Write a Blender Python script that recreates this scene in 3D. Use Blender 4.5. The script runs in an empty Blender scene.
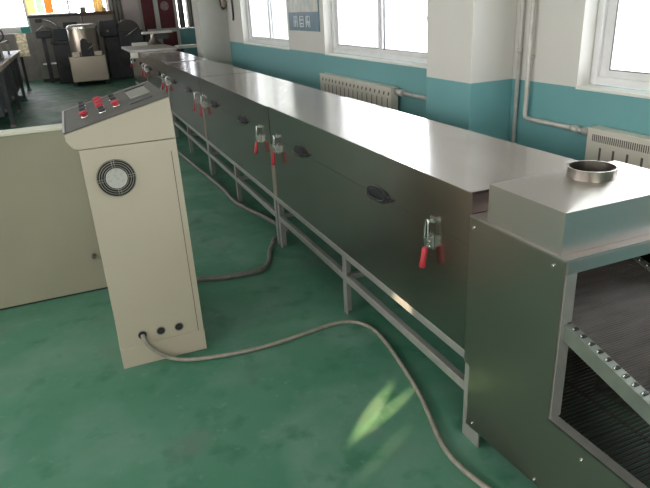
import bpy, bmesh, math, random
from mathutils import Vector, Matrix
random.seed(4)
C = bpy.context.scene.collection
SC = bpy.context.scene

# ------------------------------------------------------------------ camera
yaw, pitch, roll = .3776, .3861, -.0554
cy, sy, cp, sp = math.cos(yaw), math.sin(yaw), math.cos(pitch), math.sin(pitch)
f = Vector((sy*cp, cy*cp, -sp)); r = Vector((cy, -sy, 0)); u = r.cross(f)
r, u = math.cos(roll)*r + math.sin(roll)*u, -math.sin(roll)*r + math.cos(roll)*u
cam = bpy.data.cameras.new('camera'); co = bpy.data.objects.new('camera', cam); C.objects.link(co)
cam.sensor_fit = 'HORIZONTAL'; cam.sensor_width = 36; cam.lens = 589.38*36/650
cam.clip_start = .05; cam.clip_end = 200
M = Matrix((r, u, -f)).transposed().to_4x4(); M.translation = (0, 0, 1.6)
co.matrix_world = M
SC.camera = co

# ------------------------------------------------------------------ world, lights, exposure
W = bpy.data.worlds.new('world'); SC.world = W; W.use_nodes = True
nt = W.node_tree; bg = nt.nodes['Background']
bg.inputs[0].default_value = (.93, .96, 1.0, 1); bg.inputs[1].default_value = 10.0
SC.view_settings.view_transform = 'Standard'; SC.view_settings.look = 'None'
SC.view_settings.gamma = 1; SC.view_settings.use_curve_mapping = False
SC.view_settings.exposure = 0.08

def area(name, loc, rot, sx, sz, power, col=(1, 1, 1)):
    l = bpy.data.lights.new(name, 'AREA'); l.shape = 'RECTANGLE'; l.size = sx; l.size_y = sz
    l.energy = power; l.color = col
    o = bpy.data.objects.new(name, l); C.objects.link(o); o.location = loc; o.rotation_euler = rot
    return o
# added fill lamps behind and left of the camera, at walls without windows
area('window_daylight_back', (-1.2, -3.85, 1.9), (math.radians(80), 0, 0), 3.6, 1.6, 120, (1, .96, .88))
area('window_daylight_left', (-4.85, 1.5, 2.35), (0, math.radians(-80), 0), 1.5, 7.0, 220, (1, .97, .92))
area('window_daylight_left', (-4.85, 12.0, 2.35), (0, math.radians(-80), 0), 1.4, 6.0, 120, (1, .97, .92))
# the windows themselves admit the bright sky: portals guide its sampling
for i, yc in enumerate((1.515, 5.03, 8.26)):
    area('sky_portal', (2.83, yc, 1.93), (0, math.radians(90), 0), 1.66, 2.06, 1).data.cycles.is_portal = True
for a_, b_, z_ in ((-2.6, -.84, 1.4), (-.8, 1.4, 1.62), (3.36, 4.1, 1.11)):
    area('sky_portal', ((a_+b_)/2, 20.33, (z_+2.7)/2), (math.radians(-90), 0, 0), b_-a_, 2.7-z_, 1).data.cycles.is_portal = True
sun = bpy.data.lights.new('sun', 'SUN'); sun.energy = 5; sun.angle = .01; sun.color = (1, .95, .86)
so_ = bpy.data.objects.new('sun', sun); C.objects.link(so_)
so_.rotation_euler = Vector((.84*math.cos(.62), .54*math.cos(.62), -math.sin(.62))).to_track_quat('-Z', 'Y').to_euler()
# low sun slipping in from behind the photographer, two thin shafts
def shaft(tx, ty, tz, az, el, dist, deg, power, col=(1, .60, .30)):
    l = bpy.data.lights.new('sun_shaft', 'SPOT'); l.energy = power; l.color = col
    l.spot_size = math.radians(deg); l.spot_blend = .9; l.shadow_soft_size = .01
    o = bpy.data.objects.new('sun_shaft', l); C.objects.link(o)
    d = Vector((math.cos(el)*math.cos(az), math.cos(el)*math.sin(az), -math.sin(el)))
    o.location = Vector((tx, ty, tz)) - d*dist
    o.rotation_euler = d.to_track_quat('-Z', 'Y').to_euler()
shaft(.90, 1.83, 0, math.atan2(.36, .44), math.radians(9.5), 4.5, 1.05, 12500)
shaft(.95, 1.80, 0, math.atan2(.235, .47), math.radians(9.5), 4.5, .75, 9500)
shaft(.84, 1.60, 0, math.atan2(.27, .47), math.radians(10), 4.5, .9, 1500)
shaft(1.157, 2.03, .348, math.atan2(.30, .47), math.radians(12), 4.5, 2.3, 4200, (1, .78, .52))

# ------------------------------------------------------------------ materials
def mat(name, col, rough=.5, metal=0., col2=None, scale=6., stretch=(1, 1, 1), bump=0., rvar=0., spec=.5,
        contrast=(.35, .65), coords='Object', detail=5., alpha=None, emit=None):
    m = bpy.data.materials.new(name); m.use_nodes = True
    n = m.node_tree.nodes; L = m.node_tree.links; b = n['Principled BSDF']
    b.inputs['Base Color'].default_value = (*col, 1); b.inputs['Roughness'].default_value = rough
    b.inputs['Metallic'].default_value = metal; b.inputs['Specular IOR Level'].default_value = spec
    if emit:
        b.inputs['Emission Color'].default_value = (*col, 1); b.inputs['Emission Strength'].default_value = emit
    if col2 or bump or rvar:
        tc = n.new('ShaderNodeTexCoord'); mp = n.new('ShaderNodeMapping'); mp.inputs['Scale'].default_value = stretch
        L.new(tc.outputs[coords], mp.inputs['Vector'])
        nz = n.new('ShaderNodeTexNoise'); nz.inputs['Scale'].default_value = scale; nz.inputs['Detail'].default_value = detail
        L.new(mp.outputs[0], nz.inputs['Vector'])
        rp = n.new('ShaderNodeMapRange'); rp.inputs[1].default_value = contrast[0]; rp.inputs[2].default_value = contrast[1]
        L.new(nz.outputs[0], rp.inputs[0])
        if col2:
            mx = n.new('ShaderNodeMix'); mx.data_type = 'RGBA'
            mx.inputs[6].default_value = (*col, 1); mx.inputs[7].default_value = (*col2, 1)
            L.new(rp.outputs[0], mx.inputs[0]); L.new(mx.outputs[2], b.inputs['Base Color'])
        if rvar:
            rr = n.new('ShaderNodeMapRange'); rr.inputs[3].default_value = max(.02, rough-rvar); rr.inputs[4].default_value = rough+rvar
            L.new(rp.outputs[0], rr.inputs[0]); L.new(rr.outputs[0], b.inputs['Roughness'])
        if bump:
            bp = n.new('ShaderNodeBump'); bp.inputs['Strength'].default_value = bump; bp.inputs['Distance'].default_value = .01
            L.new(nz.outputs[0], bp.inputs['Height']); L.new(bp.outputs[0], b.inputs['Normal'])
    return m

def floor_mat():
    m = bpy.data.materials.new('green_floor_paint'); m.use_nodes = True
    n = m.node_tree.nodes; L = m.node_tree.links; b = n['Principled BSDF']
    tc = n.new('ShaderNodeTexCoord')
    def noise(scale, det, lo, hi):
        a = n.new('ShaderNodeTexNoise'); a.inputs['Scale'].default_value = scale; a.inputs['Detail'].default_value = det
        L.new(tc.outputs['Object'], a.inputs['Vector'])
        q = n.new('ShaderNodeMapRange'); q.inputs[1].default_value = lo; q.inputs[2].default_value = hi
        L.new(a.outputs[0], q.inputs[0]); return q.outputs[0]
    def mix(fac, A, B, sc=1.):
        x = n.new('ShaderNodeMix'); x.data_type = 'RGBA'
        if isinstance(A, tuple): x.inputs[6].default_value = (*A, 1)
        else: L.new(A, x.inputs[6])
        x.inputs[7].default_value = (*B, 1)
        mu = n.new('ShaderNodeMath'); mu.operation = 'MULTIPLY'; mu.inputs[1].default_value = sc
        L.new(fac, mu.inputs[0]); L.new(mu.outputs[0], x.inputs[0]); return x.outputs[2]
    c = mix(noise(1.1, 4, .35, .65), (.052, .178, .115), (.080, .21, .145))
    c = mix(noise(4.0, 9, .46, .68), c, (.125, .24, .19), .75)
    c = mix(noise(6.5, 10, .56, .70), c, (.030, .135, .078), .75)
    c = mix(noise(2.2, 10, .60, .72), c, (.11, .165, .135), .7)
    c = mix(noise(23, 6, .62, .74), c, (.15, .25, .205), .5)
    L.new(c, b.inputs['Base Color'])
    rr = n.new('ShaderNodeMapRange'); rr.inputs[3].default_value = .38; rr.inputs[4].default_value = .62
    L.new(noise(3.5, 6, .3, .7), rr.inputs[0]); L.new(rr.outputs[0], b.inputs['Roughness'])
    b.inputs['Specular IOR Level'].default_value = .35
    return m

def wall_mat():
    m = bpy.data.materials.new('two_tone_wall_paint'); m.use_nodes = True
    n = m.node_tree.nodes; L = m.node_tree.links; b = n['Principled BSDF']
    g = n.new('ShaderNodeNewGeometry'); s = n.new('ShaderNodeSeparateXYZ'); L.new(g.outputs['Position'], s.inputs[0])
    nz = n.new('ShaderNodeTexNoise'); nz.inputs['Scale'].default_value = 2.5; nz.inputs['Detail'].default_value = 6
    L.new(g.outputs['Position'], nz.inputs['Vector'])
    st = n.new('ShaderNodeMath'); st.operation = 'GREATER_THAN'; st.inputs[1].default_value = 1.108
    L.new(s.outputs[2], st.inputs[0])
    def two(a, c):
        x = n.new('ShaderNodeMix'); x.data_type = 'RGBA'; x.inputs[6].default_value = (*a, 1); x.inputs[7].default_value = (*c, 1)
        L.new(nz.outputs[0], x.inputs[0]); return x.outputs[2]
    x = n.new('ShaderNodeMix'); x.data_type = 'RGBA'
    L.new(st.outputs[0], x.inputs[0]); L.new(two((.125, .32, .34), (.15, .35, .37)), x.inputs[6]); L.new(two((.58, .565, .54), (.64, .625, .60)), x.inputs[7])
    L.new(x.outputs[2], b.inputs['Base Color']); b.inputs['Roughness'].default_value = .6
    return m

def glass_mat():
    m = bpy.data.materials.new('window_glass'); m.use_nodes = True
    n = m.node_tree.nodes; L = m.node_tree.links; n.remove(n['Principled BSDF'])
    t = n.new('ShaderNodeBsdfTransparent'); gl = n.new('ShaderNodeBsdfGlossy'); gl.inputs['Roughness'].default_value = .02
    mx = n.new('ShaderNodeMixShader'); mx.inputs[0].default_value = .06
    L.new(t.outputs[0], mx.inputs[1]); L.new(gl.outputs[0], mx.inputs[2]); L.new(mx.outputs[0], n['Material Output'].inputs[0])
    return m

def cloth(name, col, col2, scale=5):
    m = mat(name, col, .8, col2=col2, scale=scale)
    n = m.node_tree.nodes; L = m.node_tree.links; b = n['Principled BSDF']
    t = n.new('ShaderNodeBsdfTranslucent'); t.inputs[0].default_value = (*col, 1)
    x = n.new('ShaderNodeMixShader'); x.inputs[0].default_value = .6
    L.new(b.outputs[0], x.inputs[1]); L.new(t.outputs[0], x.inputs[2]); L.new(x.outputs[0], n['Material Output'].inputs[0])
    return m
FLOOR = floor_mat(); WALL = wall_mat(); GLASS = glass_mat()
CEIL = mat('ceiling_paint', (.72, .71, .68), .8, col2=(.76, .75, .72), scale=2)
DIMWALL = mat('plain_wall_paint', (.42, .41, .38), .8, col2=(.46, .45, .42), scale=2)
OFFWHITE = mat('white_plaster', (.72, .71, .68), .6, col2=(.62, .60, .55), scale=14, contrast=(.55, .75))
PVC = mat('white_window_plastic', (.74, .74, .76), .35, col2=(.68, .68, .69), scale=9)
SEAL = mat('grey_window_seal', (.16, .15, .16), .6)
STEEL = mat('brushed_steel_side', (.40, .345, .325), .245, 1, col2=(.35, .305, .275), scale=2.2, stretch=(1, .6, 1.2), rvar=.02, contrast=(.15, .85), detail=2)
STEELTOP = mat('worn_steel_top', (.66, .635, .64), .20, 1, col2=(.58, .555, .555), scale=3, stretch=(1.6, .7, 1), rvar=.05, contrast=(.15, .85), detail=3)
HOODST = mat('brushed_steel_hood', (.58, .54, .53), .37, 1, col2=(.53, .49, .475), scale=3, rvar=.02, contrast=(.15, .85), detail=2)
COLLARST = mat('turned_steel_collar', (.40, .365, .33), .33, 1, col2=(.24, .215, .19), scale=25, stretch=(1, 1, .1), rvar=.05)
RAILST = mat('grey_angle_steel', (.40, .39, .37), .42, .55, col2=(.33, .33, .32), scale=12, bump=.05)
GREENST = mat('painted_rail', (.22, .24, .21), .4, .5, col2=(.18, .20, .18), scale=16)
RUST = mat('stained_sealant', (.17, .125, .085), .55, .3, col2=(.25, .22, .185), scale=16, stretch=(1, 1, .7))
BLACK = mat('black_plastic', (.018, .018, .022), .4, col2=(.03, .03, .035), scale=20)
DARK = mat('dark_interior', (.02, .02, .02), .8)
CHROME = mat('zinc_plated_steel', (.75, .76, .76), .22, 1, rvar=.05, scale=30)
RED = mat('red_grip_plastic', (.46, .02, .035), .4, col2=(.36, .015, .03), scale=20)
BELT = mat('woven_wire_belt', (.085, .072, .068), .5, .4, col2=(.05, .043, .042), scale=25, stretch=(.3, 2, 1))
CREAM = mat('cream_enamel', (.43, .385, .31), .45, col2=(.405, .365, .295), scale=2.5, spec=.35)
CREAM2 = mat('aged_cream_enamel', (.285, .27, .205), .5, col2=(.26, .25, .19), scale=2.5, spec=.35)
DESKGREY = mat('grey_desk_laminate', (.085, .078, .075), .55, col2=(.105, .097, .093), scale=9, spec=.3)
DESKRIM = mat('grey_desk_trim', (.24, .23, .22), .4)
LABELGREY = mat('pale_keypad', (.27, .26, .235), .5)
FANBLK = mat('fan_guard_metal', (.05, .045, .055), .35, .5)
HUBW = mat('fan_hub_sticker', (.40, .395, .37), .5, col2=(.34, .34, .33), scale=70, contrast=(.5, .6))
RADW = mat('radiator_enamel', (.60, .57, .51), .4, col2=(.55, .52, .46), scale=4)
SLOT = mat('dark_slot', (.10, .085, .075), .7)
PIPE = mat('silver_painted_pipe', (.54, .53, .51), .45, .2, col2=(.44, .42, .40), scale=15)
HOSE = mat('grey_hose', (.20, .19, .165), .5, col2=(.26, .245, .21), scale=30)
HOSED = mat('dark_grey_hose', (.11, .105, .10), .5, col2=(.15, .14, .13), scale=30)
SCREW = mat('bright_screw', (.85, .85, .82), .2, 1)
FARSTEEL = mat('far_stainless', (.50, .43, .375), .3, .9, col2=(.42, .36, .31), scale=1.5, contrast=(.1, .9), detail=2)
FARGREY = mat('grey_machine_paint', (.31, .285, .265), .55, col2=(.25, .23, .215), scale=4)
FARDARK = mat('dark_machine_paint', (.045, .047, .055), .5, col2=(.07, .07, .08), scale=6)
FARTAN = mat('brown_board', (.15, .085, .06), .5, col2=(.10, .06, .045), scale=7)
CONVTAN = mat('worn_conveyor_edge', (.52, .43, .35), .5, .1, col2=(.27, .22, .18), scale=8)
MAROON = mat('maroon_door_paint', (.16, .025, .035), .5, col2=(.12, .02, .028), scale=4)
PINKW = mat('pale_pink_board', (.68, .60, .60), .7, col2=(.63, .55, .56), scale=3)
CURTAIN = mat('grey_curtain', (.23, .215, .20), .8, col2=(.33, .31, .29), scale=12, stretch=(1, 1, .1))
YCURT = cloth('yellow_curtain', (.70, .55, .30), (.78, .68, .48), 9)
ORANGE = cloth('orange_banner', (.86, .34, .12), (.88, .5, .2))
PEACH = cloth('peach_banner', (.88, .68, .42), (.88, .74, .5))
MINT = cloth('mint_banner', (.55, .74, .52), (.66, .78, .6))
TEALP = mat('teal_plastic', (.05, .36, .31), .5)
WHITEP = mat('white_paint_metal', (.75, .74, .70), .4)
POSTER = mat('blue_poster', (.045, .115, .165), .35, col2=(.06, .145, .20), scale=8)
POSTERTOP = mat('poster_picture', (.30, .35, .33), .35, col2=(.52, .46, .40), scale=9, contrast=(.4, .6))
POSTERINK = mat('poster_white_ink', (.62, .68, .72), .4)
PALEOUT = mat('sunlit_render', (.88, .87, .86), .8)
FENCE = mat('pale_fence_paint', (.20, .165, .165), .7)
LILAC = mat('lilac_wall', (.20, .185, .21), .8)

# ------------------------------------------------------------------ builders
class MB:
    def __init__(s): s.bm = bmesh.new(); s.mats = []; s.mi = 0
    def use(s, m):
        if m not in s.mats: s.mats.append(m)
        s.mi = s.mats.index(m); return s
    def _fin(s, faces):
        for q in faces: q.material_index = s.mi
    def box(s, x0, x1, y0, y1, z0, z1, rot=None, piv=None):
        v = [s.bm.verts.new((x, y, z)) for x in (x0, x1) for y in (y0, y1) for z in (z0, z1)]
        idx = ((0, 1, 3, 2), (4, 6, 7, 5), (0, 4, 5, 1), (2, 3, 7, 6), (0, 2, 6, 4), (1, 5, 7, 3))
        s._fin([s.bm.faces.new([v[i] for i in q]) for q in idx])
        if rot is not None:
            p = Vector(piv) if piv else Vector(((x0+x1)/2, (y0+y1)/2, (z0+z1)/2))
            for w in v: w.co = rot @ (w.co - p) + p
        return s
    def prism(s, pts, axis, a, b):
        # pts: 2-D polygon in the two other axes (order x,y,z without axis)
        def mk(p, t):
            q = list(p); q.insert(axis, t); return s.bm.verts.new(q)
        A = [mk(p, a) for p in pts]; B = [mk(p, b) for p in pts]; n = len(pts)
        fs = [s.bm.faces.new(A), s.bm.faces.new(B[::-1])]
        for i in range(n): fs.append(s.bm.faces.new((A[i], B[i], B[(i+1) % n], A[(i+1) % n])))
        s._fin(fs); return s
    def quad(s, *p):
        s._fin([s.bm.faces.new([s.bm.verts.new(q) for q in p])]); return s
    def cyl(s, p0, p1, r0, r1=None, n=20, caps=True):
        p0, p1 = Vector(p0), Vector(p1); r1 = r0 if r1 is None else r1
        d = (p1-p0).normalized(); a = d.orthogonal().normalized(); b = d.cross(a)
        A = []; B = []
        for i in range(n):
            t = 2*math.pi*i/n; q = a*math.cos(t)+b*math.sin(t)
            A.append(s.bm.verts.new(p0+q*r0)); B.append(s.bm.verts.new(p1+q*r1))
        fs = []
        for i in range(n):
            fc = s.bm.faces.new((A[i], A[(i+1) % n], B[(i+1) % n], B[i])); fc.smooth = True; fs.append(fc)
        if caps: fs += [s.bm.faces.new(A[::-1]), s.bm.faces.new(B)]
        s._fin(fs); return s
    def tube(s, pts, r, n=10, smooth=0, closed=False):
        pts = [Vector(p) for p in pts]
        for _ in range(smooth):
            q = [] if closed else [pts[0]]
            m = len(pts)
            for i in range(m if closed else m-1):
                a, b = pts[i], pts[(i+1) % m]; q += [a*.75+b*.25, a*.25+b*.75]
            if not closed: q.append(pts[-1])
            pts = q
        rings = []; m = len(pts); up = None
        for i, p in enumerate(pts):
            if closed: d = pts[(i+1) % m]-pts[i-1]
            else: d = pts[min(i+1, m-1)]-pts[max(i-1, 0)]
            d.normalize()
            a = d.orthogonal().normalized() if up is None else (up - d*up.dot(d)).normalized()
            up = a; b = d.cross(a)
            rings.append([s.bm.verts.new(p+(a*math.cos(2*math.pi*k/n)+b*math.sin(2*math.pi*k/n))*r) for k in range(n)])
        fs = []
        for i in range(m if closed else m-1):
            A, B = rings[i], rings[(i+1) % m]
            for k in range(n):
                fc = s.bm.faces.new((A[k], A[(k+1) % n], B[(k+1) % n], B[k])); fc.smooth = True; fs.append(fc)
        if not closed: fs += [s.bm.faces.new(rings[0][::-1]), s.bm.faces.new(rings[-1])]
        s._fin(fs); return s
    def lathe(s, prof, ctr, n=32, axis=2):
        ctr = Vector(ctr); rings = []
        for (rr, h) in prof:
            ring = []
            for k in range(n):
                t = 2*math.pi*k/n; v = [rr*math.cos(t), rr*math.sin(t)]; v.insert(axis, h); ring.append(s.bm.verts.new(ctr+Vector(v)))
            rings.append(ring)
        fs = []
        for A, B in zip(rings, rings[1:]):
            for k in range(n):
                fc = s.bm.faces.new((A[k], A[(k+1) % n], B[(k+1) % n], B[k])); fc.smooth = True; fs.append(fc)
        s._fin(fs); return s
    def build(s, name, m=None, parent=None, bevel=0., loc=None, smooth_angle=None):
        if m is not None and not s.mats: s.mats = [m]
        bmesh.ops.recalc_face_normals(s.bm, faces=s.bm.faces)
        if loc is None and parent is not None: loc = parent.get('_o') if parent.get('_o') is not None else (0, 0, 0)
        base = Vector(loc) if loc is not None else Vector((0, 0, 0))
        if parent is None and loc is None:
            xs = [v.co for v in s.bm.verts]
            base = Vector(((min(v.x for v in xs)+max(v.x for v in xs))/2, (min(v.y for v in xs)+max(v.y for v in xs))/2, min(v.z for v in xs)))
        for v in s.bm.verts: v.co -= base
        me = bpy.data.meshes.new(name); s.bm.to_mesh(me); s.bm.free()
        for q in s.mats: me.materials.append(q)
        o = bpy.data.objects.new(name, me); C.objects.link(o)
        if parent is None: o.location = base
        else: o.parent = parent
        ORIG[o.name] = base
        o['_o'] = tuple(base)
        if bevel:
            b = o.modifiers.new('bevel', 'BEVEL'); b.width = bevel; b.segments = 2; b.limit_method = 'ANGLE'; b.angle_limit = math.radians(40)
        return o
ORIG = {}
def thing(name, label, cat, loc, group=None):
    o = bpy.data.objects.new(name, None); C.objects.link(o); o.location = loc; o['_o'] = tuple(loc)
    o.empty_display_size = .1
    return tag(o, label, cat, group)
def tag(o, label, cat, group=None):
    o['label'] = label; o['category'] = cat
    if group: o['group'] = group
    return o
def struct(o): o['kind'] = 'structure'; return o
def lab(o, s): o['label'] = s; return o
def RX(a): return Matrix.Rotation(a, 3, 'X')
def RY(a): return Matrix.Rotation(a, 3, 'Y')
def RZ(a): return Matrix.Rotation(a, 3, 'Z')

# ------------------------------------------------------------------ setting
XW, XG = 2.535, 2.655           # inner face of right wall, window plane
CH = 3.3
struct(MB().box(-5, 5.2, -4.2, 20.4, -.1, 0).build('floor', FLOOR))
struct(MB().box(-5, 5.2, -4.2, 20.4, CH, CH+.1).build('ceiling', CEIL))
def wall_long(name, x0, x1, y0, y1, holes, m):
    w = MB(); y = y0
    for (a, b, z0, z1) in sorted(holes):
        w.box(x0, x1, y, a, 0, CH); w.box(x0, x1, a, b, 0, z0); w.box(x0, x1, a, b, z1, CH); y = b
    w.box(x0, x1, y, y1, 0, CH)
    return struct(w.build(name, m))
WZ0, WZ1 = 1.108, 2.75
WIN = [(.5, 2.53), (3.98, 6.08), (7.22, 9.30)]
wall_long('wall_right', XW, 2.80, -4.2, 10.16, [(a, b, WZ0, WZ1) for a, b in WIN], WALL)
struct(MB().box(-5.15, -5, -4.2, 20.4, 0, CH).build('wall_left', DIMWALL))
struct(MB().box(-5.15, 2.8, -4.35, -4.2, 0, CH).build('wall_back', DIMWALL))
struct(MB().box(2.80, 5.2, 10.16, 10.5, 0, CH).build('wall_recess', DIMWALL))
struct(MB().box(5.05, 5.2, 10.5, 20.4, 0, CH).build('wall_right_far', DIMWALL))
struct(MB().box(2.22, XW, 3.06, 3.56, 0, CH).build('wall_pillar', WALL, bevel=.006))
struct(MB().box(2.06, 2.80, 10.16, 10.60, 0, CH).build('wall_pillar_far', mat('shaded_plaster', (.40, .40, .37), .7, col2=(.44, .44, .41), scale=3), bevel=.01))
# far wall with openings
w = MB()
FW = [(-2.6, -.84, 1.40, 2.7), (-.80, 1.40, 1.62, 2.7), (3.36, 4.10, 1.11, 2.7)]
x = -5.
for (a, b, z0, z1) in FW:
    w.box(x, a, 20, 20.3, 0, CH); w.box(a, b, 20, 20.3, 0, z0); w.box(a, b, 20, 20.3, z1, CH); x = b
w.box(x, 5.2, 20, 20.3, 0, CH)
struct(w.build('wall_far', WALL))

def side_window(n, y0, y1, mull):
    z0, z1 = WZ0+.010, WZ1
    fr = MB(); t = .042; x0, x1 = XG-.03, XG+.03
    fr.box(x0, x1, y0, y0+t, z0, z1).box(x0, x1, y1-t, y1, z0, z1).box(x0, x1, y0+t, y1-t, z0, z0+t).box(x0, x1, y0+t, y1-t, z1-t, z1)
    fo = struct(fr.build('window_%d' % n, PVC, bevel=.004))
    fo['_o'] = tuple(ORIG[fo.name])
    # two sliding sashes, the far one a little further out
    ends = [(y0+t, mull+.03, XG-.005), (mull-.03, y1-t, XG+.012)]
    for (a, b, xs) in ends:
        s = MB(); q = .060; h = .034
        s.box(xs-.018, xs+.018, a, a+q, z0+t, z1-t).box(xs-.018, xs+.018, b-q, b, z0+t, z1-t)
        s.box(xs-.018, xs+.018, a+q, b-q, z0+t, z0+t+h).box(xs-.018, xs+.018, a+q, b-q, z1-t-h, z1-t)
        s.mats = [PVC, SEAL]; s.mi = 1
        g = .007
        s.box(xs-.0195, xs-.017, a+q, a+q+g, z0+t+h, z1-t-h).box(xs-.0195, xs-.017, b-q-g, b-q, z0+t+h, z1-t-h).box(xs-.0195, xs-.017, a+q, b-q, z0+t+h, z0+t+h+g)
        so = s.build('sash', None, fo)
        MB().box(xs-.003, xs+.003, a+q, b-q, z0+t+h, z1-t-h).build('glass_pane', GLASS, so)
for i, ((a, b), mu) in enumerate(zip(WIN, (1.5, 5.01, 8.24))):
    side_window(i+1, a, b, mu)
    struct(MB().box(XW-.006, XG-.02, a-.003, b+.003, WZ0-.010, WZ0+.006).build('trim_%d' % (i+1), OFFWHITE, bevel=.004))
# far windows: frames with panes
for i, (a, b, z0, z1) in enumerate(FW):
    fr = MB(); t = .05
    fr.box(a, a+t, 20.08, 20.14, z0, z1).box(b-t, b, 20.08, 20.14, z0, z1).box(a+t, b-t, 20.08, 20.14, z0, z0+t).box(a+t, b-t, 20.08, 20.14, z1-t, z1)
    mid = (a+b)/2; fr.box(mid-.03, mid+.03, 20.08, 20.14, z0+t, z1-t)
    fo = struct(fr.build('window_%d' % (i+4), PVC)); fo['_o'] = tuple(ORIG[fo.name])
    MB().box(a+t, b-t, 20.10, 20.106, z0+t, z1-t).build('glass_pane', GLASS, fo)

# outside the right-hand windows
struct(MB().box(2.8, 40, -14, 34, -.3, -.12).build('ground_outside', PALEOUT))
t = thing('metal_fence', 'pale upright bar fence on a low wall outside the windows', 'fence', (9.0, 15, -.12))
w = MB().box(8.9, 9.1, -6, 40, -.12, 1.0); w.build('fence_wall', PALEOUT, t)
w = MB()
for k in range(300): y = 0+k*.13; w.box(8.985, 9.015, y, y+.03, 1.0, 2.3)
w.box(8.98, 9.02, -.2, 39.2, 2.2, 2.24).box(8.98, 9.02, -.2, 39.2, 1.1, 1.14); w.build('fence_bars', FENCE, t)
t = thing('outbuilding', 'pale lilac outbuilding wall seen through the middle window', 'building', (7.5, 16.0, -.12))
MB().box(7.0, 8.2, 15.6, 17.0, -.12, 4.2).build('wall', LILAC, t); MB().box(6.8, 8.4, 15.4, 17.2, 4.2, 4.4).build('roof', PALEOUT, t)

# ------------------------------------------------------------------ tunnel machine
XS, XB, ZT, ZB = 1.157, 1.73, .9927, .377
J = [1.55, 3.80, 6.04, 8.28, 10.52, 12.76]
T = thing('tunnel_dryer', 'long stainless steel conveyor tunnel running beside the window wall', 'machine', (1.44, 5.0, 0))
for i in range(5):
    a, b = J[i]+.006, J[i+1]-.006
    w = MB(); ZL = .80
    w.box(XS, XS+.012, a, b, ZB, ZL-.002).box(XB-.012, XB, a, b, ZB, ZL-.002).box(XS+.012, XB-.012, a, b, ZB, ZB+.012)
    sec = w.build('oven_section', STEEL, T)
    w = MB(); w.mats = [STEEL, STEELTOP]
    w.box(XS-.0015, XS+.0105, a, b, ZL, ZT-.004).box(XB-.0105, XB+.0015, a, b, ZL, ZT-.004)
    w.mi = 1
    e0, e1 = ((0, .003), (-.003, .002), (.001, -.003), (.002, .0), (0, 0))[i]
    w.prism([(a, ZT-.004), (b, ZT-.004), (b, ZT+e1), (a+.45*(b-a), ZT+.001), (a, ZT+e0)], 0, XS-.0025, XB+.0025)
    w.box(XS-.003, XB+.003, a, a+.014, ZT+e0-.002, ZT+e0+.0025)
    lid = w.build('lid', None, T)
    # recessed black bail handles on the lid seam
    hs = (a+.68, a+1.66)
    for hy in hs:
        h = MB(); n = 18; zc = .806
        ring = [(hy+.10*math.cos(2*math.pi*k/n)*(1 if abs(math.cos(2*math.pi*k/n)) < .8 else 1), zc+.034*math.sin(2*math.pi*k/n)) for k in range(n)]
        h.prism(ring, 0, XS-.010, XS-.0016)
        inner = [(hy+.082*math.cos(2*math.pi*k/n), zc+.024*math.sin(2*math.pi*k/n)) for k in range(n)]
        h.prism(inner, 0, XS-.014, XS-.0095)
        h.tube([(XS-.012, hy-.075, zc-.004), (XS-.030, hy-.065, zc-.010), (XS-.032, hy, zc-.014), (XS-.030, hy+.065, zc-.010), (XS-.012, hy+.075, zc-.004)], .006, 8, 1)
        h.box(XS-.022, XS-.002, hy-.115, hy-.098, zc-.006, zc+.004)
        h.build('recessed_handle', BLACK, T)
    for ly in (a+.24, b-.14 if i == 0 else b-.09):
        k = MB(); z0 = .82
        k.box(XS-.005, XS-.0016, ly-.015, ly+.015, .705, .770)                    # base plate
        k.box(XS-.006, XS-.0016, ly-.011, ly+.011, .812, .836)                  # catch plate
        k.cyl((XS-.020, ly-.010, z0), (XS-.020, ly+.010, z0), .005, n=10)       # hook
        k.box(XS-.020, XS-.006, ly-.004, ly+.004, .816, .826)
        k.tube([(XS-.030, ly-.013, z0-.085), (XS-.026, ly-.009, z0-.01), (XS-.025, ly-.006, z0+.008), (XS-.025, ly+.006, z0+.008), (XS-.026, ly+.009, z0-.01), (XS-.030, ly+.013, z0-.085)], .0032, 8, 1)
        k.box(XS-.026, XS-.005, ly-.013, ly-.010, .715, .758).box(XS-.026, XS-.005, ly+.010, ly+.013, .715, .758)   # cheeks
        k.cyl((XS-.020, ly-.017, .742), (XS-.020, ly+.017, .742), .004, n=10)
        k.cyl((XS-.020, ly-.017, .722), (XS-.020, ly+.017, .722), .004, n=10)
        k.box(XS-.035, XS-.031, ly-.006, ly+.006, .700, .760, RY(math.radians(-10)), (XS-.03, ly, .74))
        lt = k.build('toggle_latch', CHROME, T)
        g = MB().lathe([(0, .012), (.008, .010), (.0115, 0), (.0115, -.045), (.013, -.066), (.010, -.074), (0, -.076)], (0, 0, 0), 14)
        R = RY(math.radians(9))
        for v in g.bm.verts: v.co = R @ v.co + Vector((XS-.034, ly, .708))
        lab(g.build('grip', RED, lt), 'red grip')
    if i:
        lab(MB().box(XS-.003, XS+.0, J[i]-.045, J[i]+.035, ZB, .74).build('joint_strip', RUST, T), 'stained brown joint strip')
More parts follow.
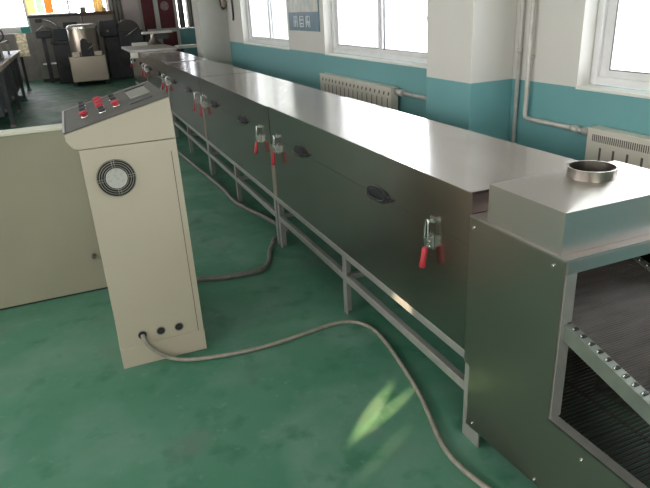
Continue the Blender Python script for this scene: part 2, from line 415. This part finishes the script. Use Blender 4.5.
# frame
w = MB(); w.box(XS-.002, XS+.03, 1.56, 12.7, .340, .377); w.build('top_rail', RAILST, T, .003)
w = MB(); w.box(XB-.03, XB+.002, 1.56, 12.7, .340, .377); w.build('top_rail', RAILST, T, .003)
def leg(y0, y1, x, s, z1=.340):
    q = MB(); q.box(min(x, x+s*.006), max(x, x+s*.006), y0, y1, 0, z1); q.box(min(x+s*.006, x+s*.045), max(x+s*.006, x+s*.045), y1-.006, y1, 0, z1)
    q.build('leg', RAILST, T)
LEGS = [(1.457, 1.557), (2.635, 2.68), (3.745, 3.785), (3.815, 3.855), (4.93, 4.975), (6.0, 6.04), (6.05, 6.09), (7.17, 7.215), (8.24, 8.28), (8.29, 8.33), (9.38, 9.425), (10.48, 10.52), (10.53, 10.57), (11.62, 11.665), (12.69, 12.735)]
for a, b in LEGS:
    leg(a, b, XS, 1); leg(a, b, XB, -1)
st = [1.557, 2.68, 3.855, 4.975, 6.09, 7.215, 8.33, 9.425, 10.57, 11.665]; en = [2.635, 3.745, 4.93, 6.0, 7.17, 8.24, 9.38, 10.48, 11.62, 12.69]
for a, b in zip(st, en):
    MB().box(XS+.001, XS+.031, a, b, .198, .238).build('lower_rail', RAILST, T, .003)
    MB().box(XB-.031, XB-.001, a, b, .198, .238).build('lower_rail', RAILST, T, .003)
for y in (2.66, 3.80, 4.95, 6.04, 7.19):
    MB().box(XS+.032, XB-.032, y-.015, y+.015, .205, .235).build('cross_bar', RAILST, T)
# return run of the wire belt below
w = MB(); y = .42
while y < 10.4:
    p = .016 if y < 4.2 else .035
    w.box(1.205, 1.665, y, y+p*.5, .296, .302); y += p
w.box(1.205, 1.212, .42, 10.4, .290, .296).box(1.655, 1.665, .42, 10.4, .290, .296).box(1.43, 1.44, .42, 10.4, .290, .296)
w.build('return_belt', BELT, T)
# end housing: side plates with a low forward extension
def plate(x0, x1):
    q = MB()
    q.prism([(1.553, .909), (1.12, .913), (1.12, .386), (.40, .386), (.40, .105), (1.12, .105), (1.47, .085), (1.55, .30)][:6] + [(1.522, .072), (1.522, .338), (1.553, .338)], 0, x0, x1)
    return q
pl = plate(XS-.008, XS-.002).build('end_side_plate', mat('brushed_steel_plate', (.40, .35, .325), .31, 1, col2=(.36, .32, .285), scale=2.5, stretch=(1, .6, 1.2), rvar=.02, contrast=(.15, .85), detail=2), T)
plate(XB+.002, XB+.008).build('end_side_plate', STEEL, T)
for (yy, zz) in ((1.49, .098), (1.150, .117), (.979, .338), (1.531, .879), (1.162, .885), (.60, .34)):
    MB().cyl((XS-.0125, yy, zz), (XS-.0078, yy, zz), .005, n=12).build('screw', SCREW, pl)
MB().box(XS-.002, XS+.036, 1.115, 1.121, .386, .875).build('end_post', RAILST, T)
MB().box(XB-.036, XB+.002, 1.115, 1.121, .386, .875).build('end_post', RAILST, T)
MB().box(XS-.008, XS+.026, .40, 1.121, .381, .387).build('tray_flange', RAILST, T)
MB().box(XB-.026, XB+.008, .40, 1.121, .381, .387).build('tray_flange', RAILST, T)
MB().box(XS-.002, XB+.002, 1.113, 1.121, .873, .912).build('front_beam', HOODST, T)
# exhaust hood
hy0, hy1, hx0, hx1, hz0, hz1 = 1.147, 1.475, 1.159, 1.690, .918, 1.043
cx, cyy, cr = 1.41, 1.31, .072
w = MB(); w.box(XS-.010, hx1+.03, 1.114, 1.553, .911, .9175); w.build('hood_flange', HOODST, T)
w = MB()
B = [w.bm.verts.new((a, b, hz0)) for a, b in ((hx0, hy0), (hx1, hy0), (hx1, hy1), (hx0, hy1))]
U = [w.bm.verts.new((a, b, hz1)) for a, b in ((hx0, hy0), (hx1, hy0), (hx1, hy1), (hx0, hy1))]
for i in range(4): w.bm.faces.new((B[i], B[(i+1) % 4], U[(i+1) % 4], U[i]))
N = 32; R0 = []
for k in range(N):
    t_ = -3*math.pi/4 + 2*math.pi*k/N; R0.append(w.bm.verts.new((cx+cr*math.cos(t_), cyy+cr*math.sin(t_), 1.070)))
q = N//4
for i in range(4):
    seg = [R0[(i*q+k) % N] for k in range(q+1)]
    for k in range(q): w.bm.faces.new((U[i], seg[k+1], seg[k])) if k < q/2 else w.bm.faces.new((U[(i+1) % 4], seg[k+1], seg[k]))
    w.bm.faces.new((U[i], U[(i+1) % 4], seg[q//2]))
hood = w.build('exhaust_hood', HOODST, T)
w = MB(); w.cyl((cx, cyy, 1.064), (cx, cyy, 1.101), cr, n=40, caps=False)
w.cyl((cx, cyy, .96), (cx, cyy, 1.101), cr-.005, n=40, caps=False).lathe([(cr, 1.101), (cr-.005, 1.101)], (cx, cyy, 0), 40)
w.mats = [COLLARST, DARK]; w.mi = 1; w.cyl((cx, cyy, .955), (cx, cyy, .96), cr-.004, n=40)  # near-black disc puts the shade inside the collar into its colour
w.build('exhaust_collar', None, hood)
# inclined delivery belt
sl = .256; zb = lambda y: .712+(y-1.115)*sl
w = MB(); N = 150; y0, y1 = .46, 1.52
vs = []
for k in range(N*2+1):
    yy = y0+(y1-y0)*k/(2*N); zz = zb(yy)-.006+(.0025 if k % 2 else 0)
    vs.append((w.bm.verts.new((1.200, yy, zz)), w.bm.verts.new((1.622, yy, zz))))
for (a, b), (c, d) in zip(vs, vs[1:]): w.bm.faces.new((a, b, d, c))
w.quad((1.2, y1, zb(y1)-.006), (1.622, y1, zb(y1)-.006), (1.622, 3.2, zb(y1)-.006), (1.2, 3.2, zb(y1)-.006))
w.quad((1.2, y0, zb(y0)-.02), (1.622, y0, zb(y0)-.02), (1.622, y1, zb(y1)-.02), (1.2, y1, zb(y1)-.02))
w.build('wire_mesh_belt', BELT, T)
for xx in (1.168, 1.622):
    w = MB(); w.prism([(.46, zb(.46)), (1.52, zb(1.52)), (1.52, zb(1.52)-.052), (.46, zb(.46)-.052)], 0, xx, xx+.030)
    w.build('belt_rail', GREENST, T)
    w = MB()
    for k in range(34): yy = .48+k*.0302; w.box(xx+.010, xx+.026, yy, yy+.012, zb(yy)-.004, zb(yy)+.004)
    w.use(CHROME)
    w.mats = [BLACK, CHROME]; w.mi = 1
    for k in range(34): yy = .48+k*.0302; w.cyl((xx+.004, yy+.006, zb(yy)+.004), (xx+.012, yy+.006, zb(yy)+.004), .0035, n=8)
    w.build('drive_chain', None, T)
MB().box(XS+.002, XB-.002, 1.557, 1.563, .91, ZT-.006).build('end_cap', STEEL, T)

# ------------------------------------------------------------------ control console
K = thing('control_console', 'cream steel control console with sloping grey button desk', 'control panel', (.168, 2.99, 0))
y0, y1 = 2.66, 3.30
w = MB(); w.mats = [CREAM, SLOT]
w.box(-.032, .372, y0, y1, .112, 1.083); 
w.mi = 1; w.box(.343, .3465, y0-.0012, y0+.002, .112, 1.03)
body = w.build('cabinet_body', None, K, .003)
MB().box(-.036, .374, y0-.002, y1, 0, .111).build('plinth', CREAM, K, .002)
head = MB().prism([(-.030, 1.086), (-.052, 1.092), (-.074, 1.128), (-.074, 1.156), (.368, 1.264), (.372, 1.086)], 1, y0-.003, y1+.02).build('desk_housing', CREAM, K, .003)
al = math.atan2(.108, .442)
Rd = RY(-al)
def desk(u_, y, h=0.):   # u along slope from low edge, h above
    return Vector((-.074, y, 1.157)) + Rd @ Vector((u_, 0, h))
def dbox(w, u0, u1, ya, yb, h0, h1):
    p = Vector((-.074, 0, 1.157)); n0 = len(w.bm.verts)
    w.box(-.074+u0, -.074+u1, ya, yb, 1.157+h0, 1.157+h1, Rd, (-.074, 0, 1.157)); return w
Ld = .442/math.cos(al)
w = MB(); w.mats = [DESKGREY, DESKRIM]
dbox(w, 0, Ld, y0-.003, y1+.02, 0, .006); w.mi = 1
dbox(w, -.004, .006, y0-.003, y1+.02, .0, .009); dbox(w, .006, Ld, y1+.008, y1+.02, .006, .009)
dk = w.build('desk_panel', None, K)
def button(u_, y, col, kind):
    b = MB(); p0 = desk(u_, y, .006); n = (Rd @ Vector((0, 0, 1)))
    b.cyl(p0, p0+n*.006, .018, .0165, n=18)
    bo = b.build('button_bezel', CHROME if kind != 'dark' else DESKRIM, K)
    c = MB()
    if kind == 'mush': c.cyl(p0+n*.006, p0+n*.016, .009, n=14).cyl(p0+n*.016, p0+n*.028, .021, .017, n=18)
    elif kind == 'knob':
        c.cyl(p0+n*.006, p0+n*.016, .015, n=16); tip = p0+n*.022
        c.box(tip.x-.013, tip.x+.013, tip.y-.005, tip.y+.005, tip.z-.007, tip.z+.007, Rd)
    else: c.cyl(p0+n*.006, p0+n*.020, .0135, .0125, n=16)
    lab(c.build('button_cap', col, bo), ('red' if col is RED else 'black' if col is BLACK else 'pale') + ' button cap')
ug = lambda x: (x+.074)/math.cos(al)
for (x, ys_, cols) in ((.022, (2.87, 2.99, 3.11, 3.23), (RED, BLACK, BLACK, BLACK)), (.098, (2.83, 2.95, 3.07, 3.19), (BLACK, RED, RED, RED)), (.163, (2.86, 2.98, 3.10), (RED, BLACK, BLACK))):
    for k, (yy, c) in enumerate(zip(ys_, cols)):
        button(ug(x), yy, c, 'mush' if c is RED else 'knob')
w = MB(); w.mats = [DESKRIM, LABELGREY, SLOT]
dbox(w, ug(.234), ug(.326), 2.93, 3.19, .006, .009); w.mi = 1
for k in range(4): dbox(w, ug(.239), ug(.321), 2.942+.062*k, 2.942+.062*k+.042, .009, .010)
w.build('keypad', None, dk)
for (x0_, ya, yb) in ((.215, 2.77, 2.83), (.235, 3.24, 3.30)):
    w = MB(); dbox(w, ug(x0_), ug(x0_+.10), ya, yb, .006, .010); w.build('display_strip', BLACK, dk)
# fan
FX, FZ = .096, .945
w = MB()
w.prism([(FX+.083*math.cos(2*math.pi*k/40), FZ+.083*math.sin(2*math.pi*k/40)) for k in range(40)], 1, y0-.0016, y0+.001)
fan = w.build('cooling_fan', DARK, body)
w = MB()
for rr in (.081, .071, .061, .051):
    w.tube([(FX+rr*math.cos(2*math.pi*k/40), y0-.005, FZ+rr*math.sin(2*math.pi*k/40)) for k in range(40)], .0017, 6, closed=True)
for a in (0, 90, 180, 270):
    t_ = math.radians(a+4); c_, s_ = math.cos(t_), math.sin(t_)
    for off in (-.005, .005):
        w.tube([(FX+.042*c_-off*s_, y0-.0065, FZ+.042*s_+off*c_), (FX+.085*c_-off*s_, y0-.0065, FZ+.085*s_+off*c_)], .0016, 6)
w.build('fan_guard', mat('fan_guard_wire', (.42, .40, .37), .35, .8), fan) if False else None
w.build('fan_guard', mat('fan_guard_wire', (.30, .285, .26), .35, .8), body)
MB().cyl((FX, y0-.009, FZ), (FX, y0-.001, FZ), .045, n=32).build('fan_hub', HUBW, body)
for (x, z) in ((.078, .162), (.166, .161), (.254, .160)):
    w = MB(); w.lathe([(.023, 0), (.023, -.004), (.019, -.004), (.019, 0)], (x, y0, z), 24, 1); w.mats = [DESKRIM, DARK]; w.mi = 1
    w.cyl((x, y0-.0015, z), (x, y0+.0005, z), .0195, n=24)
    w.build('cable_hole', None, body)

# cables
def hose(name, pts, rad, m, label, cat, sm=3):
    return tag(MB().tube(pts, rad, 10, sm).build(name, m), label, cat)
hose('power_cable', [(.078, 2.652, .162), (.082, 2.625, .150), (.10, 2.625, .105), (.14, 2.625, .055), (.19, 2.612, .020), (.27, 2.57, .011), (.462, 2.526, .011), (.667, 2.513, .011), (.898, 2.547, .011), (1.06, 2.57, .011), (1.15, 2.54, .011), (1.205, 2.44, .011), (1.205, 2.292, .011), (1.17, 2.048, .011), (1.136, 1.851, .011), (1.09, 1.688, .011), (1.044, 1.544, .011), (1.028, 1.42, .011), (1.056, 1.277, .011), (1.12, 1.05, .011), (1.2, .8, .011)], .0105, HOSE,
     'grey cable from the console base snaking to the near leg', 'cable')
hose('flexible_conduit', [(.95, 8.6, .02), (1.0, 7.6, .02), (1.018, 7.396, .02), (1.05, 6.773, .02), (1.078, 6.234, .02), (1.11, 5.745, .02), (1.128, 5.325, .02), (1.112, 4.896, .02), (1.18, 4.614, .02), (1.235, 4.376, .02), (1.265, 4.2, .02), (1.30, 4.0, .02)], .019, HOSED,
     'dark grey conduit running along the floor beside the tunnel legs', 'cable')
hose('flexible_hose', [(.30, 3.60, .02), (.40, 3.50, .02), (.496, 3.476, .02), (.626, 3.421, .02), (.785, 3.401, .02), (.901, 3.406, .02), (.987, 3.504, .02), (1.045, 3.702, .02), (1.105, 3.80, .02), (1.13, 3.88, .02), (1.25, 3.95, .02)], .016, HOSED,
     'short dark hose curving from behind console under tunnel', 'hose')

# cream panel behind the console
P = thing('cream_panel', 'low cream metal panel standing behind and left of the console', 'panel', (-.9, 3.72, 0))
MB().box(-2.4, .02, 3.66, 3.80, .012, 1.02).build('panel_body', CREAM2, P, .003)
MB().box(-2.404, .024, 3.652, 3.806, 1.02, 1.032).build('top_strip', mat('pale_edge_trim', (.55, .54, .44), .4), P)
MB().box(-2.39, .01, 3.67, 3.79, 0, .012).build('base_strip', DARK, P)
MB().cyl((-.085, 3.625, .24), (-.085, 3.66, .24), .012, n=14).build('lock_knob', SLOT, P)

# ------------------------------------------------------------------ radiators and pipes
def radiator(y0, y1, z0, z1, label, pitch, fine):
    Rr = thing('radiator', label, 'radiator', (2.49, (y0+y1)/2, z0), 'radiators under the windows')
    w = MB(); w.mats = [RADW, SLOT]
    w.box(2.44, 2.505, y0, y1, z0, z1); w.mi = 1
    y = y0+.06
    while y < y1-.05:
        w.box(2.4388, 2.4405, y, y+.013, z0+.10, z1-.085); y += pitch
    y = y0+.035
    if fine:
        while y < y1-.03: w.box(2.4388, 2.4405, y, y+.0055, z1-.058, z1-.022); y += .0125
    else:
        while y < y1-.03: w.box(2.4388, 2.4405, y, y+.020, z1-.062, z1-.030, RX(math.radians(35)), (2.44, y+.01, z1-.046)); y += .085
    w.build('radiator_cover', None, Rr, .0)
    MB().box(2.436, 2.515, y0-.003, y1+.003, z1, z1+.008).build('top_cap', RADW, Rr, .003)
    for yy in (y0+.2, y1-.2): MB().box(2.505, 2.528, yy-.015, yy+.015, z1-.2, z1-.16).build('wall_bracket', PIPE, Rr)
radiator(4.46, 6.03, .30, .915, 'cream radiator below the middle window, behind the tunnel', .098, False)
radiator(.55, 2.325, .30, .925, 'cream radiator below the right window, nearest the hood', .085, True)
def pipe(pts, rad, label, fit=()):
    p = thing('heating_pipe', label, 'pipe', pts[0] if pts[0][2] < pts[-1][2] else pts[-1])
    MB().tube(pts, rad, 12).build('tube', PIPE, p)
    for (a, b, rr) in fit: MB().cyl(a, b, rr, n=14).build('fitting', PIPE, p)
pipe([(2.512, 2.985, 0), (2.512, 2.985, CH)], .012, 'grey riser pipe in the corner beside the near pillar', [((2.512, 2.985, 1.27), (2.512, 2.985, 1.295), .017)])
pipe([(2.50, 2.40, .893), (2.50, 2.85, .893), (2.50, 2.878, .90), (2.50, 2.883, .925), (2.50, 2.883, CH)], .014, 'grey pipe bending down to the right radiator', [((2.50, 2.41, .893), (2.50, 2.327, .893), .024), ((2.50, 2.45, .893), (2.50, 2.50, .893), .020), ((2.51, 2.883, 1.25), (2.533, 2.883, 1.25), .010)])
pipe([(2.495, 4.42, .885), (2.495, 3.56, .885)], .017, 'short grey pipe from middle radiator to the pillar', [((2.495, 4.46, .885), (2.495, 4.36, .885), .027)])

# poster between the windows
P = thing('wall_poster', 'blue printed poster on wall between the first two windows', 'poster', (XW, 6.67, 1.33))
w = MB(); w.mats = [POSTER, POSTERTOP, POSTERINK]
w.box(XW-.006, XW, 6.19, 7.15, 1.33, 2.2); w.mi = 1
w.box(XW-.008, XW-.006, 6.21, 7.13, 1.53, 2.18); w.mi = 2
# three block characters
def stroke(y, z, a, b, c, d): w.box(XW-.009, XW-.006, y-c, y-a, z+b, z+d)
for k, yb in enumerate((6.98, 6.78, 6.58)):
    z = 1.37
    stroke(yb, z, 0, 0, .02, .12); stroke(yb, z, 0, .105, .13, .12); stroke(yb, z, .11, 0, .13, .12)
    if k == 0: stroke(yb, z, .05, 0, .07, .12); stroke(yb, z, 0, .05, .13, .06)
    if k == 1: stroke(yb, z, .02, .03, .11, .045); stroke(yb, z, .02, .07, .11, .085); stroke(yb, z, 0, 0, .13, .013)
    if k == 2: stroke(yb, z, .04, .025, .055, .12); stroke(yb, z, .02, .05, .12, .062); stroke(yb, z, .075, 0, .09, .06)
w.build('poster_sheet', None, P)
# strap on the far pillar
P = thing('hanging_strap', 'black straps and tan bag hanging at far pillar corner', 'strap', (2.44, 10.13, 1.4))
MB().tube([(2.50, 10.15, 2.2), (2.56, 10.10, 1.66), (2.60, 10.09, 1.60), (2.63, 10.10, 1.66), (2.62, 10.12, 2.2)], .022, 8, 2).build('strap_loop', BLACK, P) if False else None
MB().tube([(2.42, 10.14, 2.1), (2.44, 10.12, 1.66), (2.475, 10.11, 1.60), (2.51, 10.12, 1.68)], .022, 8, 2).build('strap_loop', BLACK, P)
MB().lathe([(0, 0), (.035, .02), (.045, .2), (.04, .5), (0, .52)], (2.475, 10.10, 1.63), 14).build('bag', CONVTAN, P)
MB().tube([(2.50, 9.72, 2.1), (2.51, 9.68, 1.7), (2.52, 9.72, 1.50), (2.522, 9.76, 1.44)], .016, 8, 2).build('strap_tail', BLACK, P)

# ------------------------------------------------------------------ far end of the hall
t = thing('door_1', 'maroon double door', 'door', (2.95, 19.95, 0)); struct(t); 
for k in ('label', 'category'): del t[k]
MB().box(2.36, 2.70, 19.93, 19.998, 0, 2.7).build('door_leaf', MAROON, t)
w = MB(); w.mats = [MAROON, mat('faded_emblem', (.42, .34, .33), .6, col2=(.30, .2, .2), scale=12)]; w.box(2.86, 3.30, 19.93, 19.998, 0, 2.7); w.mi = 1
w.cyl((3.04, 19.925, 1.80), (3.04, 19.93, 1.80), .13, n=24); w.build('door_leaf', None, t)
MB().box(2.71, 2.84, 19.92, 19.998, 0, 2.7).build('door_mullion', OFFWHITE, t)
MB().box(3.31, 3.40, 19.92, 19.998, 0, 2.7).build('door_jamb', OFFWHITE, t)
MB().box(2.42, 3.30, 19.86, 19.92, 1.05, 1.16).build('push_bar', PVC, t)
tag(MB().box(1.80, 2.27, 19.94, 19.998, .9, 2.7).build('notice_board', PINKW), 'pale pink board on far wall left of the maroon doors', 'board')
def curtain(x0, x1, z0, z1, m, label, y=19.9, amp=.03, wl=.11):
    w = MB(); n = int((x1-x0)/wl*8); A = []
    for k in range(n+1):
        x = x0+(x1-x0)*k/n; yy = y+amp*math.sin(2*math.pi*(x-x0)/wl)
        A.append((w.bm.verts.new((x, yy, z0)), w.bm.verts.new((x, yy, z1))))
    for (a, b), (c, d) in zip(A, A[1:]): w.bm.faces.new((a, c, d, b)).smooth = True
    o = w.build('curtain', m); md = o.modifiers.new('thick', 'SOLIDIFY'); md.thickness = .006
    return tag(o, label, 'curtain')
curtain(3.42, 3.60, 1.15, 2.7, CURTAIN, 'grey curtain next to the maroon doors, left of a bright gap')
curtain(3.72, 4.30, 1.15, 2.7, CURTAIN, 'wider grey curtain beside the far pillar edge')
curtain(1.42, 1.76, 1.0, 2.7, CURTAIN, 'narrow grey curtain left of pale pink board')
curtain(.98, 1.26, 1.66, 2.7, YCURT, 'yellow curtain in far window above brown shelf')
for (a, b, zb_, m, lb) in ((-.80, -.58, 1.76, PEACH, 'peach banner hanging at far window, leftmost of three'), (-.55, -.36, 1.78, MINT, 'mint green banner hanging between peach and orange banners'), (-.34, -.12, 1.76, ORANGE, 'orange banner hanging at far window, right of the mint one')):
    tag(MB().box(a, b, 19.90, 19.92, zb_, 2.7).build('hanging_banner', m), lb, 'banner', 'banners at the far window')
tag(MB().box(-.78, .52, 19.82, 20.0, 1.68, 1.75).build('shelf_board', OFFWHITE), 'white ledge below the coloured banners at far window', 'shelf')
# grey cabinets
t = thing('steel_cabinet', 'wide grey steel machine cabinet with dark top edge', 'cabinet', (-.115, 18.9, 0))
MB().box(-.76, .53, 18.5, 19.3, .08, 1.655).build('cabinet_body', FARGREY, t, .01); MB().box(-.78, .55, 18.48, 19.32, 1.655, 1.71).build('top_edge', FARDARK, t)
MB().box(-.74, .51, 18.55, 19.25, 0, .08).build('plinth', FARDARK, t)
MB().box(.05, .40, 18.47, 18.5, 1.20, 1.50).build('dark_window', mat('dark_green_panel', (.02, .04, .035), .4), t)
MB().box(-.62, -.45, 18.46, 18.5, 1.53, 1.62).build('switch_box', FARDARK, t)
MB().tube([(-.42, 18.47, 1.60), (-.30, 18.44, 1.58), (-.06, 18.43, 1.40), (-.02, 18.47, 1.30)], .02, 8, 1).build('steel_arm', CHROME, t)
MB().box(-.66, .44, 18.485, 18.5, .45, .50).build('lower_bar', CHROME, t)
t = thing('steel_bench', 'grey bench with brown board top right of grey cabinet', 'bench', (.97, 18.9, 0))
MB().box(.57, 1.37, 18.55, 19.25, 0, 1.64).build('bench_body', mat('pale_grey_sheet', (.34, .30, .26), .5, col2=(.27, .24, .21), scale=4), t)
MB().box(.55, 1.42, 18.48, 19.3, 1.64, 1.73).build('board_top', FARTAN, t)
tag(MB().box(.56, .70, 18.6, 18.8, 1.731, 1.87).build('small_box', FARGREY), 'small grey box sitting on the brown board top', 'box')
tag(MB().box(1.12, 1.24, 18.6, 18.75, 1.731, 1.84).build('paper_stack', YCURT), 'pale stack on right end of brown board top', 'stack')
t = thing('packing_press', 'dark boxy machine standing left of and behind the steel drum', 'machine', (-.05, 17.9, 0))
MB().box(-.30, .20, 17.55, 18.25, 0, 1.0).build('press_base', FARDARK, t, .02)
MB().box(-.34, .24, 17.5, 18.3, 1.0, 1.06).build('press_top', FARDARK, t)
MB().box(-.22, .10, 17.7, 18.1, 1.06, 1.36).build('press_column', mat('dark_blue_paint', (.03, .045, .055), .5), t, .02)
t = thing('folded_arm', 'dark jointed machine arm on a post before the grey cabinet', 'machine', (-.50, 18.2, 0))
MB().box(-.55, -.45, 18.15, 18.25, 0, 1.15).build('post', FARDARK, t)
MB().box(-.66, -.28, 18.05, 18.3, 1.15, 1.32).build('motor_block', FARDARK, t, .02)
MB().tube([(-.60, 18.1, 1.32), (-.45, 18.05, 1.44), (-.25, 18.05, 1.34)], .03, 8).build('arm', RAILST, t)
# steel kettle on stand
t = thing('steel_trolley', 'pale steel box stand on small dark feet, under the drum', 'stand', (.45, 17.0, 0))
MB().box(.02, .88, 16.5, 17.4, .10, .70).build('box_body', FARSTEEL, t, .01)
for (x, y) in ((.06, 16.66), (.84, 16.66), (.06, 17.34), (.84, 17.34)): MB().box(x-.05, x+.05, y-.05, y+.05, 0, .10).build('foot', BLACK, t)
t = thing('steel_drum', 'shiny upright steel drum with open front on pale stand', 'drum', (.46, 17.0, .70))
w = MB(); w.lathe([(.36, .70), (.36, 1.36), (.34, 1.42), (.30, 1.44), (0, 1.45)], (.46, 17.0, 0), 32); w.build('drum_shell', FARSTEEL, t)
w = MB(); w.lathe([(.375, 1.34), (.375, 1.39)], (.46, 17.0, 0), 32); w.build('rim_band', CHROME, t)
for (x, y) in ((.20, 16.66), (.73, 16.66)): MB().box(x-.09, x+.09, y-.03, y+.10, .70, .80).build('foot_bracket', FARSTEEL, t)
t = thing('motor_unit', 'black motor unit standing in front of the steel drum', 'motor', (.50, 16.57, .70))
MB().box(.34, .62, 16.52, 16.62, .70, 1.00).build('motor_body', BLACK, t, .01)
w = MB().cyl((.44, 16.53, 1.03), (.44, 16.61, 1.03), .09, n=18); w.build('motor_cap', BLACK, t)
MB().tube([(.50, 16.515, .86), (.60, 16.50, .92), (.66, 16.50, .97)], .012, 8).build('lever', CHROME, t)
# dark machine at right
t = thing('black_machine', 'large dark machine with rounded guard between drum and tunnel end', 'machine', (1.5, 17.9, 0))
MB().box(1.0, 2.05, 17.5, 18.3, 0, 1.10).build('machine_base', FARDARK, t, .02)
MB().box(.92, 1.35, 17.45, 18.2, 1.10, 1.50).build('gear_box', FARDARK, t, .02)
MB().box(1.36, 1.98, 17.38, 17.45, .5, 1.22).build('front_panel', FARDARK, t, .02)
w = MB().cyl((1.64, 17.45, 1.20), (1.64, 18.1, 1.20), .29, n=28); w.build('rounded_guard', mat('dark_guard_paint', (.075, .07, .068), .45), t)
MB().tube([(1.50, 17.37, 1.06), (1.85, 17.36, 1.27)], .014, 8).build('lever', CHROME, t)
MB().cyl((1.10, 17.42, 1.24), (1.10, 17.45, 1.24), .03, n=12).build('indicator_knob', CONVTAN, t)
MB().box(1.9, 2.15, 17.5, 18.2, .6, 1.15).build('drive_box', FARDARK, t)
# feed table at tunnel far end
t = thing('feed_tray', 'pale flat tray lying across the far end of the tunnel top', 'tray', (1.4, 11.9, .9935))
MB().box(1.00, 1.80, 11.05, 12.75, .9955, 1.035).build('tray_sheet', mat('pale_table_sheet', (.52, .48, .46), .45, .3, col2=(.44, .41, .39), scale=5), t, .005)
MB().box(1.00, 1.12, 11.045, 11.10, .905, .9955).build('end_block', WHITEP, t)
t = thing('conveyor_feeder', 'steel cone feeder carrying a flat white plate on the pale tray', 'feeder', (1.55, 12.6, 1.036))
w = MB().lathe([(.16, 1.036), (.13, 1.06), (.05, 1.14), (.05, 1.24)], (1.62, 12.6, 0), 20); w.build('cone_base', FARSTEEL, t)
MB().box(1.42, 1.98, 12.45, 12.75, 1.24, 1.28).build('flat_plate', WHITEP, t)
MB().box(1.66, 1.90, 12.5, 12.7, 1.13, 1.24).build('gear_box', FARDARK, t)
MB().box(1.20, 1.48, 12.5, 12.7, 1.036, 1.09).build('slide_block', WHITEP, t)
# low bench behind pillar
t = thing('white_bench', 'white topped low bench behind tunnel by the far pillar', 'bench', (2.55, 13.25, 0))
MB().box(2.15, 2.95, 13.0, 13.5, .90, .95).build('bench_top', WHITEP, t)
for (x, y) in ((2.22, 13.05), (2.88, 13.05), (2.22, 13.45), (2.88, 13.45)): MB().box(x-.03, x+.03, y-.03, y+.03, 0, .90).build('leg', FARDARK, t)

# conveyor at the left
t = thing('roller_conveyor', 'dark conveyor with worn tan side rails at the far left', 'conveyor', (-1.5, 13.5, 0))
MB().box(-1.04, -.98, 10.0, 17.0, .90, .97).build('side_rail', CONVTAN, t); MB().box(-2.02, -1.96, 10.0, 17.0, .90, .97).build('side_rail', CONVTAN, t)
MB().box(-1.96, -1.04, 10.0, 17.0, .91, .935).build('belt', FARDARK, t)
MB().box(-1.20, -1.14, 10.0, 15.4, 1.16, 1.22).build('guard_rail', CONVTAN, t)
for y in (10.4, 12.0, 13.6, 15.2): MB().box(-1.19, -1.15, y-.02, y+.02, .935, 1.16).build('guard_post', RAILST, t)
for y in (10.9, 12.7, 14.6, 16.6):
    for x in (-1.03, -1.97):
        l = MB().box(x-.03, x+.03, y-.03, y+.03, .05, .90).build('leg', FARDARK, t)
        MB().cyl((x, y, 0), (x, y, .05), .06, .035, n=14).build('levelling_foot', FARGREY, l)
    MB().box(-1.94, -1.06, y-.02, y+.02, .25, .30).build('cross_bar', FARGREY, t)
MB().box(-1.9, -1.1, 10.6, 16.2, .22, .88).build('drive_housing', FARDARK, t)
MB().box(-1.85, -1.30, 12.6, 15.0, .936, 1.15).build('motor_cover', FARDARK, t)
w = MB()
for k in range(7):
    w.box(-.975, -.76, 15.2+k*.02, 15.215+k*.02, .86+.07*(6-k), .86+.07*(6-k)+.06)
w.build('chute_slats', mat('bright_slats', (.72, .64, .46), .3, .7, col2=(.3, .26, .2), scale=18), t)
MB().tube([(-1.25+.13*math.cos(2*math.pi*k/24), 14.2, 1.36+.13*math.sin(2*math.pi*k/24)) for k in range(24)], .016, 8, closed=True).build('hand_wheel', BLACK, t)
MB().cyl((-1.25, 14.2, 1.36), (-1.25, 14.3, 1.36), .04).build('wheel_hub', BLACK, t)
MB().box(-1.28, -1.22, 14.27, 14.33, .935, 1.36).build('wheel_post', FARDARK, t)
tag(MB().box(-1.06, -.84, 19.5, 19.9, 1.28, 1.44).build('plastic_tub', TEALP), 'teal plastic tub below the brightest far window', 'tub')
tag(MB().box(-2.4, -.80, 19.4, 19.998, 0, 1.28).build('wall_counter', FARGREY), 'grey counter along far wall under the brightest window', 'counter')

for o in bpy.data.objects:
    if '_o' in o: del o['_o']
